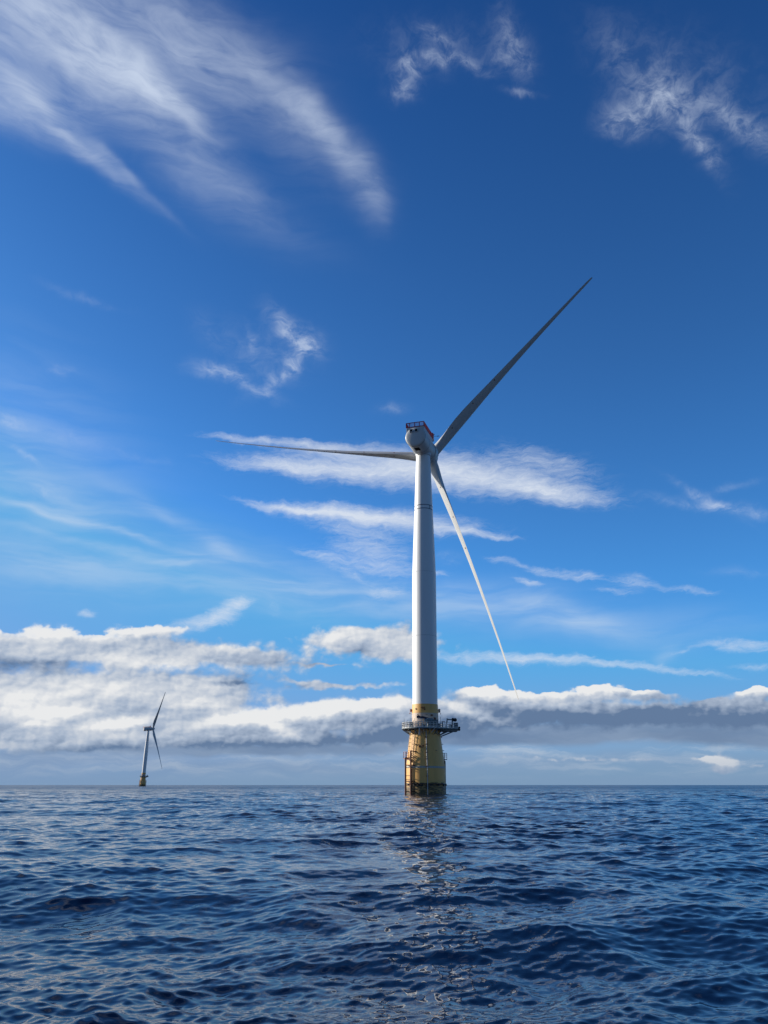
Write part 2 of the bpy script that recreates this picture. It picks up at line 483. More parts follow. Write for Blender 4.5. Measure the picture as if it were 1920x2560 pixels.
# ------------------------------------------------------------------ mesh helpers
class MB:
    def __init__(self):
        self.v, self.f = [], []
        self.cuts = []

    def cut(self):
        """the next shapes form a piece of their own"""
        self.cuts.append((len(self.v), len(self.f)))
        return self

    def build_each(self, name, mat, parent=None, smooth=False, bevel=0.0):
        cs = self.cuts + [(len(self.v), len(self.f))]
        out = []
        for (v0, f0), (v1, f1) in zip(cs[:-1], cs[1:]):
            if f1 > f0:
                p = MB()
                p.v = self.v[v0:v1]
                p.f = [tuple(i - v0 for i in q) for q in self.f[f0:f1]]
                out.append(p.build(name, mat, parent, smooth, bevel))
        return out

    def add(self, vs, fs):
        o = len(self.v)
        self.v += [tuple(x) for x in vs]
        self.f += [tuple(i + o for i in q) for q in fs]
        return self

    def box(self, c, s, rot=None):
        c = Vector(c)
        m = rot.to_3x3() if rot is not None else Matrix.Identity(3)
        vs = [c + m @ Vector((x * s[0] / 2, y * s[1] / 2, z * s[2] / 2)) for x in (-1, 1) for y in (-1, 1) for z in (-1, 1)]
        return self.add(vs, [(0, 1, 3, 2), (4, 6, 7, 5), (0, 4, 5, 1), (2, 3, 7, 6), (0, 2, 6, 4), (1, 5, 7, 3)])

    def bar(self, a, b, w, h=None):
        """rectangular bar from a to b"""
        a, b = Vector(a), Vector(b)
        q = (b - a).to_track_quat('Z', 'Y').to_matrix()
        return self.box((a + b) / 2, (w, h or w, (b - a).length), q)

    def tube(self, a, b, r, r2=None, n=10):
        a, b = Vector(a), Vector(b)
        r2 = r if r2 is None else r2
        q = (b - a).to_track_quat('Z', 'Y').to_matrix()
        vs = []
        for p, rr in ((a, r), (b, r2)):
            for i in range(n):
                t = 2 * math.pi * i / n
                vs.append(p + q @ Vector((rr * math.cos(t), rr * math.sin(t), 0)))
        fs = [(i, (i + 1) % n, n + (i + 1) % n, n + i) for i in range(n)]
        fs += [tuple(range(n))[::-1], tuple(range(n, 2 * n))]
        return self.add(vs, fs)

    def path(self, pts, r, n=8, closed=False):
        k = len(pts)
        for i in range(k if closed else k - 1):
            self.tube(pts[i], pts[(i + 1) % k], r, n=n)
        return self

    def lathe(self, prof, n=96, axis='Z', cap=True):
        vs = []
        for r, z in prof:
            for i in range(n):
                t = 2 * math.pi * i / n
                if axis == 'Z':
                    vs.append((r * math.cos(t), r * math.sin(t), z))
                else:
                    vs.append((r * math.sin(t), z, r * math.cos(t)))
        fs = []
        for j in range(len(prof) - 1):
            for i in range(n):
                a, b = j * n + i, j * n + (i + 1) % n
                fs.append((a, b, b + n, a + n))
        if cap:
            fs.append(tuple(range(n))[::-1])
            fs.append(tuple(range((len(prof) - 1) * n, len(prof) * n)))
        return self.add(vs, fs)

    def ball(self, c, r, n=12, s=(1, 1, 1)):
        vs, fs = [], []
        for j in range(1, n):
            for i in range(2 * n):
                t, p = math.pi * i / n, math.pi * j / n
                vs.append((c[0] + s[0] * r * math.sin(p) * math.cos(t), c[1] + s[1] * r * math.sin(p) * math.sin(t), c[2] + s[2] * r * math.cos(p)))
        for j in range(n - 2):
            for i in range(2 * n):
                a, b = j * 2 * n + i, j * 2 * n + (i + 1) % (2 * n)
                fs.append((a, b, b + 2 * n, a + 2 * n))
        fs.append(tuple(range(2 * n)))
        fs.append(tuple(range((n - 2) * 2 * n, (n - 1) * 2 * n))[::-1])
        return self.add(vs, fs)

    def build(self, name, mat, parent=None, smooth=False, bevel=0.0, label=None):
        me = bpy.data.meshes.new(name)
        me.from_pydata(self.v, [], self.f)
        me.materials.append(mat)
        bm = bmesh.new()
        bm.from_mesh(me)
        bmesh.ops.recalc_face_normals(bm, faces=bm.faces)
        if bevel:
            bmesh.ops.bevel(bm, geom=[e for e in bm.edges if e.calc_face_angle(0) > 0.6], offset=bevel, segments=2, profile=0.6, affect='EDGES')
        if smooth:
            for f in bm.faces:
                f.smooth = True
            for e in bm.edges:
                if e.calc_face_angle(0) > R(38):
                    e.smooth = False
        bm.to_mesh(me)
        bm.free()
        o = bpy.data.objects.new(name, me)
        COL.objects.link(o)
        if parent is not None:
            o.parent = parent
        if label:
            o['label'] = label
        return o


# ------------------------------------------------------------------ sea
def build_sea():
    rng = np.random.RandomState(11)
    th_f = np.linspace(R(-36), R(36), 960)
    th_b = np.linspace(R(36), R(324), 150)[1:-1]
    th = np.concatenate([th_f, th_b])
    r = [6.0]
    while r[-1] < 9000:
        r.append(r[-1] * (1.0035 if r[-1] < 700 else 1.009))
    r = np.array(r)
    nr, nt = len(r), len(th)
    X = np.outer(r, np.sin(th)).astype(np.float32)
    Y = np.outer(r, np.cos(th)).astype(np.float32)
    Z = np.zeros_like(X)
    DX, DY = np.zeros_like(X), np.zeros_like(X)
    # wave components: wavelength, heading, amplitude
    waves = []
    lam = np.exp(np.linspace(math.log(0.13), math.log(34.0), 230))
    for L in lam:
        L = L * math.exp(rng.uniform(-0.02, 0.02))
        k = 2 * math.pi / L
        spread = 24 + 30 * max(0.0, min(1.0, 1 - math.log(L / 0.6) / math.log(34 / 0.6)))
        head = R(-8 + rng.normal(0, spread))
        if L > 10:
            slope = 0.0105
        elif L > 5:
            slope = 0.0090
        elif L > 2:
            slope = 0.0150
        elif L > 0.4:
            slope = 0.0205
        else:
            slope = 0.0255
        waves.append((L, k * math.sin(head), -k * math.cos(head), slope / k * rng.uniform(0.6, 1.4), rng.uniform(0, 6.283), math.sin(head), -math.cos(head)))
    dr = np.gradient(r)
    cell = np.maximum(dr, r * (th_f[1] - th_f[0]))
    X0, Y0 = X, Y
    # gust patches: short chop is livelier in some places than in others
    patch = np.zeros_like(X)
    for i in range(14):
        L = rng.uniform(7, 60)
        h_ = rng.uniform(0, 6.283)
        patch += np.sin((X0 * math.sin(h_) * 1.0 + Y0 * math.cos(h_) * 0.6) * (6.283 / L) + rng.uniform(0, 6.283))
    patch = np.clip(1.17 + patch * 0.10, 0.6, 1.7).astype(np.float32)
    for L, kx, ky, a, ph, hx, hy in waves:
        w = np.clip((L / cell - 2.3) / 1.5, 0, 1)
        n = int(np.count_nonzero(w > 0))
        if n == 0:
            continue
        arg = (kx * X0[:n] + ky * Y0[:n] + ph)
        ww = (w[:n, None] * a).astype(np.float32)
        if L < 2.5:
            ww = ww * patch[:n]
        c, s = np.cos(arg), np.sin(arg)
        Z[:n] += ww * c
        DX[:n] -= ww * s * hx * 0.9
        DY[:n] -= ww * s * hy * 0.9
    # far out the swell settles to the plane
    Xf, Yf = X0 + DX, Y0 + DY
    co = np.stack([Xf, Yf, Z], -1).reshape(-1, 3)
    idx = np.arange(nr * nt).reshape(nr, nt)
    a = idx[:-1, :]
    b = np.roll(idx, -1, 1)[:-1, :]
    c = np.roll(idx, -1, 1)[1:, :]
    d = idx[1:, :]
    quads = np.stack([a, d, c, b], -1).reshape(-1, 4)
    # close the middle with one centre fan
    centre = len(co)
    co = np.vstack([co, [[0, 0, -0.1]]])
    tris = np.stack([idx[0], np.roll(idx[0], -1), np.full(nt, centre)], -1)
    me = bpy.data.meshes.new('sea')
    nq, ntr = len(quads), len(tris)
    me.vertices.add(len(co))
    me.vertices.foreach_set('co', co.astype(np.float32).ravel())
    me.loops.add(nq * 4 + ntr * 3)
    me.loops.foreach_set('vertex_index', np.concatenate([quads.ravel(), tris.ravel()]).astype(np.int32))
    me.polygons.add(nq + ntr)
    ls = np.concatenate([np.arange(nq) * 4, nq * 4 + np.arange(ntr) * 3]).astype(np.int32)
    me.polygons.foreach_set('loop_start', ls)
    me.polygons.foreach_set('use_smooth', np.ones(nq + ntr, bool))
    me.update(calc_edges=True)
    me.validate()
    o = bpy.data.objects.new('sea', me)
    COL.objects.link(o)
    o['kind'] = 'structure'
    m = bpy.data.materials.new('sea_water')
    m.use_nodes = True
    t = m.node_tree
    bs = t.nodes['Principled BSDF']
    bs.inputs['Base Color'].default_value = (0.001, 0.007, 0.028, 1)
    bs.inputs['Roughness'].default_value = 0.03
    bs.inputs['IOR'].default_value = 1.333
    bs.inputs['Specular IOR Level'].default_value = 0.65
    g = t.nodes.new('ShaderNodeNewGeometry')
    ln = t.nodes.new('ShaderNodeVectorMath')
    ln.operation = 'LENGTH'
    t.links.new(g.outputs['Position'], ln.inputs[0])

    def rng_(a, b, lo, hi):
        n = t.nodes.new('ShaderNodeMapRange')
        n.interpolation_type = 'SMOOTHSTEP'
        t.links.new(ln.outputs['Value'], n.inputs[0])
        for i, x in enumerate((a, b, lo, hi)):
            n.inputs[i + 1].default_value = x
        return n.outputs[0]

    prev = None
    for lam_, amp, lo, hi, a0, a1, rot in ((0.09, 0.0032, 1.0, 1.0, 5, 20, 12), (0.4, 0.060, 0.10, 1.0, 15, 50, -14), (1.5, 0.38, 0.0, 1.0, 60, 200, 8), (5.0, 0.8, 0.0, 1.0, 250, 700, -6)):
        mp = t.nodes.new('ShaderNodeMapping')
        mp.inputs['Rotation'].default_value = (0, 0, R(rot))
        mp.inputs['Scale'].default_value = (0.55 / lam_, 1.0 / lam_, 1.0 / lam_)
        t.links.new(g.outputs['Position'], mp.inputs[0])
        n = t.nodes.new('ShaderNodeTexNoise')
        n.inputs['Scale'].default_value = 1.0
        n.inputs['Detail'].default_value = 2.5
        n.inputs['Roughness'].default_value = 0.5
        n.inputs['Distortion'].default_value = 0.3
        t.links.new(mp.outputs[0], n.inputs['Vector'])
        f = rng_(a0, a1, lo, hi)
        x = t.nodes.new('ShaderNodeMath')
        x.operation = 'MULTIPLY'
        t.links.new(n.outputs[0], x.inputs[0])
        t.links.new(f, x.inputs[1])
        y = t.nodes.new('ShaderNodeMath')
        y.operation = 'MULTIPLY_ADD'
        t.links.new(x.outputs[0], y.inputs[0])
        y.inputs[1].default_value = amp
        if prev is None:
            y.inputs[2].default_value = 0
        else:
            t.links.new(prev, y.inputs[2])
        prev = y.outputs[0]
    t.links.new(rng_(80, 700, 0.02, 0.26), bs.inputs['Roughness'])      # unresolved ripples far out
    bp = t.nodes.new('ShaderNodeBump')
    bp.inputs['Strength'].default_value = 1.0
    bp.inputs['Distance'].default_value = 1.0
    t.links.new(prev, bp.inputs['Height'])
    t.links.new(bp.outputs[0], bs.inputs['Normal'])
    me.materials.append(m)
    return o


build_sea()

# ------------------------------------------------------------------ the wind turbine
HUB_H = 98.3
OVERHANG = 8.0


FEATHER = 67.0                  # parked rotor: blades turned edge to the wind


def blade_mesh():
    st = [  # span, chord, thickness ratio, twist deg, prebend upwind
        (1.9, 3.05, 1.0, 14), (3.5, 3.05, 1.0, 14), (5.5, 3.3, .86, 14), (8, 3.9, .64, 13.5), (11, 4.5, .48, 12.5), (14, 4.75, .40, 11), (18, 4.55, .37, 9),
        (23, 4.0, .34, 7), (29, 3.3, .32, 5.2), (36, 2.7, .30, 3.6), (44, 2.15, .28, 2.2), (52, 1.7, .27, 1.0), (60, 1.35, .26, 0), (67, 1.05, .25, -.6),
        (72, .95, .25, -.9), (75, .80, .26, -1), (76.6, .62, .28, -1), (77.3, .40, .3, -1)]
    N = 40
    mb = MB()
    vs = []
    for r, c, tr, tw in st:
        blend = min(1.0, max(0.0, (1.0 - tr) / 0.55))      # 0 round, 1 airfoil
        k = r / 77.0
        pre = 2.8 * (k - k * k)                       # bow between root and tip
        ct, sn = math.cos(R(tw + FEATHER)), math.sin(R(tw + FEATHER))
        cb, sb = math.cos(R(FEATHER)), math.sin(R(FEATHER))
        for i in range(N):
            t = 2 * math.pi * i / N
            # circle
            xc, yc = 0.5 * math.cos(t), 0.5 * math.sin(t)
            # airfoil: x from leading edge (+) to trailing edge (-)
            u = (1 - math.cos(t)) / 2
            th = 5 * tr * (0.2969 * math.sqrt(max(u, 0)) - 0.126 * u - 0.3516 * u * u + 0.2843 * u ** 3 - 0.1036 * u ** 4)
            camber = 0.035 * 4 * u * (1 - u)
            xa = 0.34 - u
            ya = -camber + (th * 0.9 if t <= math.pi else -th * 1.05)
            x = c * ((1 - blend) * xc + blend * xa)
            y = c * ((1 - blend) * yc * tr + blend * ya)
            vs.append((x * ct - y * sn - pre * sb, x * sn + y * ct + pre * cb, r))
    fs = []
    for j in range(len(st) - 1):
        for i in range(N):
            a, b = j * N + i, j * N + (i + 1) % N
            fs.append((a, b, b + N, a + N))
    fs.append(tuple(range(N))[::-1])
    fs.append(tuple(range((len(st) - 1) * N, len(st) * N)))
    mb.add(vs, fs)
    return mb, vs, N, st


def head_matrix(yaw, tilt):
    """Frame at the tower top: +Y towards the hub."""
    return Matrix.Translation((0, 0, HUB_H)) @ Matrix.Rotation(-R(yaw), 4, 'Z') @ Matrix.Rotation(R(tilt), 4, 'X')


def blade_matrix(yaw, tilt, theta, cone):
    hm = head_matrix(yaw, tilt)
    th, cn = R(theta), R(cone)
    a, s, u = Vector((0, 1, 0)), Vector((1, 0, 0)), Vector((0, 0, 1))
    d = math.cos(th) * u + math.sin(th) * s
    e = math.cos(th) * s - math.sin(th) * u
    Zl = math.cos(cn) * d + math.sin(cn) * a
    Yl = Zl.cross(e)
    m = Matrix((e, Yl, Zl)).transposed().to_4x4()
    m.translation = (0, OVERHANG, 0)
    return hm @ m


def ring_pts(r, z, a0, a1, n):
    return [(r * math.cos(R(a0 + (a1 - a0) * i / n)), r * math.sin(R(a0 + (a1 - a0) * i / n)), z) for i in range(n + 1)]


def make_turbine():
    root = bpy.data.objects.new('wind_turbine', None)
    COL.objects.link(root)
    # --- floating hull above the water
    hull = MB().lathe([(5.15, -6), (5.15, 5.9), (5.05, 7.0), (4.66, 10.2), (3.98, 15.2), (3.86, 16.25)], 128).build('hull', M['hull'], root, True)
    MB().lathe([(5.13, 6.55), (5.13, 6.56), (5.10, 7.05), (5.06, 7.06)], 128, cap=False).build('waterline_band', M['band'], hull, True)
    # main cable conduit down the front with clamps
    c = MB()
    pts = [(0.25, -5.42, -2), (0.22, -5.42, 6.2), (0.10, -4.95, 10.2), (0.02, -4.28, 15.2), (0.0, -4.2, 16.1)]
    c.path(pts, 0.11, 10)
    cond = c.build('cable_conduit', M['steel'], root, True)
    k = MB()
    for z in (2.2, 4.6, 7.0, 8.8, 10.4, 12.4, 14.2):
        y = -5.3 if z < 6.3 else -5.3 + (z - 6.3) * 0.118
        k.cut().box((0.2 - z * 0.012, y, z), (0.62, 0.42, 0.16))
    k.build_each('clamp', M['brown'], cond)
    # second conduits to the right, seen as nubs on the outline
    k = MB()
    for z in (11.0, 9.4, 12.6, 14.3):
        rr = 5.05 - (z - 7) * 0.13
        k.cut().box((rr + 0.12, -0.2, z), (0.5, 0.3, 0.14))
        k.cut().box((-0.62 * rr, -0.81 * rr, z - .3), (0.34, 0.3, 0.12))
    k.build_each('bracket', M['brown'], hull)
    # mooring ring around the hull near the water, with two eyes
    g = MB()
    g.path(ring_pts(5.38, 2.72, 0, 360, 72), 0.11, 8)
    for x in (-1.55, -2.3):
        y = -math.sqrt(5.45 ** 2 - x * x)
        cen, ax = Vector((x, y, 2.55)), Vector((x, y, 0)).normalized()
        side = Vector((0, 0, 1)).cross(ax)
        g.path([cen + 0.33 * (math.cos(t) * side + math.sin(t) * Vector((0, 0, 1))) for t in np.linspace(0, 2 * math.pi, 14)], 0.09, 6)
    for a in range(-175, 180, 24):
        g.bar((5.1 * math.cos(R(a)), 5.1 * math.sin(R(a)), 2.5), (5.45 * math.cos(R(a)), 5.45 * math.sin(R(a)), 2.5), 0.3, 0.5)
    g.build('mooring_rail', M['dark'], hull, True)
    h = MB()
    for x, z, w, hh in ((-1.65, 11.9, .5, .35), (-.8, 12.0, .35, .35), (-2.2, 12.4, .4, .08), (-1.3, 11.65, 1.2, .12), (2.6, 10.9, .5, .1), (-2.9, 12.5, .3, .08)):
        rr = 4.42 + (12 - z) * 0.136 + 0.02
        y = -math.sqrt(rr * rr - x * x)
        h.cut().box((x, y, z), (w, 0.3, hh), Matrix.Rotation(math.atan2(x, -y), 3, 'Z'))
    h.build_each('lifting_lug', M['brown'], hull)
    # boat landings: pairs of fender posts standing off the hull
    for ang, tops in ((180 + 40.3, (9.1, 10.7)), (40.3, (8.5, 8.5))):
        d = Vector((math.cos(R(ang)), math.sin(R(ang)), 0))
        tn = Vector((-d.y, d.x, 0))
        bl = MB()
        # the post nearer the camera is the taller one
        posts = [(-1.0, tops[0]), (1.0, tops[1])]
        for off, top in posts:
            p = d * 6.1 + tn * off
            bl.tube((p.x, p.y, -3), (p.x, p.y, top), 0.23, n=14)
            for z in (0.9, 3.3, 7.2):
                q = d * 4.9 + tn * off * 1.2
                bl.tube((p.x, p.y, z), (q.x, q.y, z), 0.12)
            q = d * 4.3 + tn * off
            bl.tube((p.x, p.y, top), (q.x, q.y, top - 0.2), 0.12)
        land = bl.build('boat_fender', M['brown'] if ang > 90 else M['dark'], root, True)
        lr = MB()
        for z in (0.55, 1.4, 2.3, 3.3, 3.7, 4.65, 6.6, 7.2, 8.6):
            a, b = d * 6.05 - tn, d * 6.05 + tn
            lr.cut().tube((a.x, a.y, z), (b.x, b.y, z), 0.14 if z in (3.3, 7.2, 8.6) else 0.075)
        lr.build_each('rung', M['brown'], land, True)
        # small orange rest platform with a rail cage
        rp = MB()
        c0 = d * 5.6 - tn * 1.35
        for dx in (-.45, .45):
            for dy in (-.5, .5):
                q = c0 + tn * dx + d * dy
                rp.bar((q.x, q.y, 8.8), (q.x, q.y, 10.45), 0.11)
        for z in (8.9, 9.5, 10.0, 10.45):
            cs = [c0 + tn * x + d * y for x, y in ((-.45, -.5), (.45, -.5), (.45, .5), (-.45, .5))]
            for i in range(4):
                a, b = cs[i], cs[(i + 1) % 4]
                rp.bar((a.x, a.y, z), (b.x, b.y, z), 0.11)
        rp.box((c0.x, c0.y, 8.8), (1.0, 1.1, .08), Matrix.Rotation(R(ang + 90), 3, 'Z'))
        rp.build('rest_platform', M['orange'] if ang > 90 else M['grey'], hull)
    # caged ladder from the landing to the deck
    ld = MB()
    ang = R(180 + 33)
    d = Vector((math.cos(ang), math.sin(ang), 0))
    tn = Vector((-d.y, d.x, 0))
    rad = lambda z: 4.66 - (z - 10.2) * 0.136 + 0.42
    for off in (-.34, .34):
        ld.path([(d * rad(z) + tn * off + Vector((0, 0, z))) for z in (8.6, 10.2, 13, 16.4)], 0.055, 8)
    z = 8.9
    while z < 16.2:
        a, b = d * rad(z) - tn * .34, d * rad(z) + tn * .34
        ld.tube((a.x, a.y, z), (b.x, b.y, z), 0.028, n=6)
        z += 0.33
    z = 10.9
    while z < 16.0:
        cen = d * (rad(z) + 0.05)
        ld.path([cen + tn * 0.42 * math.cos(t) + d * 0.62 * math.sin(t) + Vector((0, 0, z)) for t in np.linspace(0, math.pi, 7)], 0.035, 6)
        z += 0.95
    for t in (0.6, math.pi / 2, 2.5):
        ld.path([d * (rad(z) + .05 + .62 * math.sin(t)) + tn * .42 * math.cos(t) + Vector((0, 0, z)) for z in (10.9, 15.6)], 0.025, 6)
    ld.build('ladder', M['ladder'], hull)

    # --- tower base section in yellow, then white tube
    tb = MB().lathe([(3.56, 16.25), (3.56, 17.0), (3.52, 20.38)], 96).build('tower_foot', M['pale'], root, True)
    MB().lathe([(3.535, 20.383), (3.535, 20.385), (3.43, 22.7), (3.40, 22.702)], 96, cap=False).build('yellow_collar', M['yellow'], tb, True)
    MB().lathe([(3.39, 20.4), (3.38, 22.5)], 48).build('inner_collar', M['yellow'], tb, True)
    lg = MB()
    for x, z, w, hh in ((-.75, 21.75, 1.1, .22), (-.55, 21.4, .9, .12), (-.3, 21.15, .4, .25), (-2.55, 21.4, .3, .3), (1.55, 19.75, .62, .42), (.2, 19.9, .5, .08), (-1.9, 19.6, .3, .2), (2.4, 18.8, .7, .9)):
        y = -math.sqrt(3.52 ** 2 - x * x)
        lg.cut().box((x, y, z), (w, .22, hh), Matrix.Rotation(math.atan2(x, -y), 3, 'Z'))
    lg.build_each('lug', M['brown'], tb)
    for x in (-3.75, 3.75):
        fl = MB().box((x, -.3, 21.15), (.42, .5, .95 if x > 0 else .7))
        fl.bar((x * .9, -.3, 21.3), (x, -.3, 21.3), .12)
        fl.tube((x * 1.08, -.4, 20.2), (x * 1.08, -.4, 21.6), 0.035)
        fl.ball((x * 1.09, -.4, 20.35), .13, 8, (1.6, 1, .6))
        fl.build('navigation_lamp', M['orange'] if x < 0 else M['dark'], tb)
    tower = MB().lathe([(3.38, 22.55), (3.38, 22.7), (3.36, 23.5), (3.36, 59.0), (3.34, 59.1), (2.13, 94.6), (2.13, 95.9)], 128).build('tower', M['white'], root, True)
    fl = MB()
    fl.cut().lathe([(3.365, 40.9), (3.375, 40.93), (3.375, 41.0), (3.365, 41.03)], 128, cap=False)
    fl.cut().lathe([(3.35, 58.95), (3.36, 58.97), (3.36, 59.05), (3.35, 59.07)], 128, cap=False)
    fl.build_each('flange_seam', M['nacelle'], tower, True)
    mk = MB()
    rt = lambda z: 3.34 - (z - 59.1) * (1.21 / 35.5)
    for z in (77.9, 79.0):
        mk.lathe([(rt(z), z), (rt(z) + .02, z + .01), (rt(z) + .02, z + .19), (rt(z), z + .2)], 96, cap=False)
    for a in (-50, 130):
        mk.bar((rt(78.5) * math.cos(R(a)), rt(78.5) * math.sin(R(a)), 77.9), (rt(78.9) * math.cos(R(a)), rt(78.9) * math.sin(R(a)), 79.1), 0.16)
    mk.build('marking_ring', M['navy'], tower, True)

    # --- working deck
    dk = MB()
    n = 48
    outline = []
    for i in range(n):
        a = 2 * math.pi * i / n
        outline.append((6.25 * math.cos(a), 5.9 * math.sin(a)))
    outline = [p for p in outline if not (p[0] > 5.2)]
    # insert the rectangular bay to the right
    i0 = max(range(len(outline)), key=lambda i: outline[i][0] if outline[i][1] > 0 else -99)
    pts = sorted(outline, key=lambda p: math.atan2(p[1], p[0]) % (2 * math.pi))
    pts = [p for p in pts] + [(5.4, -2.9), (8.55, -2.9), (8.55, 2.6), (5.4, 2.6)]
    m = len(pts)
    dk.add([(x, y, 16.3) for x, y in pts] + [(x, y, 16.52) for x, y in pts],
           [tuple(range(m))[::-1], tuple(range(m, 2 * m))] + [(i, (i + 1) % m, m + (i + 1) % m, m + i) for i in range(m)])
    deck = dk.build('work_deck', M['grey'], root)
    # supporting beams and raking struts under the deck
    bm_ = MB()
    for a in range(0, 360, 20):
        ca, sa = math.cos(R(a)), math.sin(R(a))
        bm_.cut().bar((3.6 * ca, 3.6 * sa, 16.15), (6.0 * ca, 5.7 * sa, 16.15), 0.16, 0.3)
        bm_.bar((4.05 * ca, 4.05 * sa, 14.9), (5.9 * ca, 5.6 * sa, 16.1), 0.13, 0.18)
    for y in (-2.3, -.7, 1, 2.3):
        bm_.cut().bar((3.7, y, 16.08), (8.5, y, 16.08), 0.2, 0.4)
        bm_.bar((4.05, y * .8, 14.55), (7.6, y, 15.95), 0.2, 0.2)
        bm_.bar((4.0, y * .8, 15.0), (6.2, y, 15.95), 0.16, 0.16)
    bm_.build_each('deck_beam', M['grey'], deck)
    dr_ = MB()
    dr_.cut().bar((-1.8, -5.5, 14.7), (-1.8, -5.5, 16.4), .3, .3)
    dr_.box((-1.8, -5.5, 14.75), (.5, .4, .2))
    dr_.cut().bar((-.6, -5.2, 15.4), (-.7, -5.4, 16.3), .12)
    dr_.cut().bar((1.4, -5.1, 15.3), (2.2, -5.5, 16.3), .14)
    for x in (-2.75, -2.45, -1.3, 2.9):
        yy = -math.sqrt(4.15 ** 2 - x * x)
        dr_.cut().box((x, yy, 15.5), (.16, .3, .8))
    dr_.build_each('hanging_pipe', M['steel'], deck)
    # railing
    rl = MB()
    rp = [(6.15 * math.cos(R(a)), 5.8 * math.sin(R(a))) for a in range(27, 334, 9)] + [(5.4, -2.8), (6.4, -2.82), (7.4, -2.82), (8.45, -2.82), (8.45, -1.4), (8.45, 0), (8.45, 1.4), (8.45, 2.5), (7.4, 2.5), (6.4, 2.5)]
    for i in range(len(rp)):
        a, b = rp[i], rp[(i + 1) % len(rp)]
        rl.bar((a[0], a[1], 16.5), (a[0], a[1], 17.95), 0.12)
        for z in (17.93, 17.45, 16.98):
            rl.bar((a[0], a[1], z), (b[0], b[1], z), 0.08)
        rl.bar((a[0], a[1], 16.62), (b[0], b[1], 16.62), 0.03, 0.2)
    rl.build('deck_railing', M['rail'], deck)
    # white frames on the left bay
    wf = MB()
    for x0 in (-5.7, -4.8):
        wf.cut()
        y0 = -math.sqrt(max(0.1, 1 - (x0 / 6.0) ** 2)) * 5.6
        for dx in (0, .55):
            wf.bar((x0 + dx, y0, 16.5), (x0 + dx, y0, 18.0), 0.12)
        for z in (16.7, 17.3, 17.95):
            wf.bar((x0, y0, z), (x0 + .55, y0, z), 0.12)
    for x in (-3.3, -2.7, -1.1, -.45):
        wf.cut().bar((x, -5.2, 16.5), (x, -5.2, 18.3), 0.1)
    wf.cut().box((-1.6, -4.9, 18.62), (1.25, .7, .22))
    wf.box((-1.6, -4.9, 18.1), (1.25, .7, .12))
    wf.bar((-2.2, -5.2, 16.5), (-2.2, -5.2, 18.7), .12)
    wf.bar((-1.05, -5.2, 16.5), (-1.05, -5.2, 18.7), .12)
    wf.cut().bar((-.05, -5.1, 18.4), (.5, -5.1, 18.8), .16)
    wf.bar((-.05, -5.1, 16.5), (-.05, -5.1, 18.45), .08)
    wf.build_each('white_rack', M['rail'], deck)
    # electrical cabinets on the front
    cb = MB()
    for x, y, z, sx, sy, sz in ((2.6, -4.8, 17.5, 1.1, .6, 1.9), (1.4, -4.9, 17.2, 1.0, .6, 1.3), (3.6, -4.0, 17.1, .6, .6, 1.1), (-3.7, -4.2, 17.2, .8, .6, 1.3), (-.6, -5.0, 16.9, .8, .5, .8)):
        cb.cut().box((x, y, z), (sx, sy, sz))
    cb.build_each('cabinet', M['grey'], deck, bevel=.04)
    # stowed service crane: pedestal, hood and boom across the front
    cr_ = MB()
    cr_.tube((.7, -4.7, 16.5), (.7, -4.7, 18.2), .42, n=16)
    cr_.ball((.75, -4.7, 18.35), 1.0, 12, (1.35, .6, .62))
    crane = cr_.build('service_crane', M['grey'], root, True)
    bo = MB()
    bo.bar((1.7, -4.8, 18.55), (-2.0, -4.9, 19.15), .34, .42)
    bo.bar((.6, -4.8, 18.9), (-1.2, -4.9, 19.35), .16, .16)
    bo.box((-2.05, -4.9, 19.15), (.8, .5, .62))
    bo.ball((-2.15, -4.9, 19.75), .17, 8)
    bo.bar((-2.1, -4.9, 19.3), (-2.1, -4.9, 19.9), .12)
    bo.build('boom', M['navy'], crane)
    # small davit crane over the right bay
    dv = MB()
    dv.bar((5.35, -1.6, 16.5), (5.75, -1.6, 19.2), .2)
    dv.bar((5.25, -1.6, 16.5), (5.9, -1.6, 18.6), .12)
    dv.bar((5.6, -1.6, 18.85), (8.0, -1.6, 18.75), .26, .3)
    dv.bar((7.0, -1.6, 16.5), (7.1, -1.6, 18.7), .34)
    dv.build('davit_crane', M['grey'], deck)
    hk = MB()
    hk.ball((7.25, -1.6, 18.95), .34, 8)
    hk.ball((7.85, -1.6, 18.75), .48, 8)
    hk.box((7.5, -1.6, 18.55), (.9, .4, .4))
    hk.build('winch', M['dark'], deck)
    gb = MB()
    gb.cut().box((7.95, -1.9, 17.25), (1.1, 1.5, 1.45))
    gb.cut().box((6.5, -2.2, 16.95), (.6, .6, .9))
    gb.build_each('container', M['grey'], deck, bevel=.04)
    wb = MB()
    wb.ball((6.4, -2.7, 17.4), .22, 8)
    wb.box((6.4, -2.6, 17.0), (.4, .3, .55))
    wb.build('white_canister', M['rail'], deck)
    fd = MB()
    for z in (16.2, 16.7):
        fd.cut().tube((8.8, -2.6, z), (8.8, -1.9, z), .3, n=12)
    fd.build_each('fender_tyre', M['dark'], deck, True)
    ex = MB()
    ex.box((4.35, -3.2, 17.1), (.45, .4, 1.1))
    ex.ball((4.35, -3.2, 17.75), .22, 8)
    ex.box((4.6, -3.2, 18.15), (.9, .5, .12))
    ex.build('hose_reel', M['brown'], deck)
    an = MB()
    for x, y, h_ in ((-5.65, -2.3, 18.9), (-4.9, -3.4, 18.4), (-4.1, -4.2, 18.9), (-3.6, -3.0, 19.1), (-3.0, -4.6, 18.8), (3.9, -2.6, 19.4)):
        an.cut().tube((x, y, 16.5), (x, y, h_), .045, n=6)
    an.build_each('antenna', M['grey'], deck)
    pp = MB()
    rnd = random.Random(3)
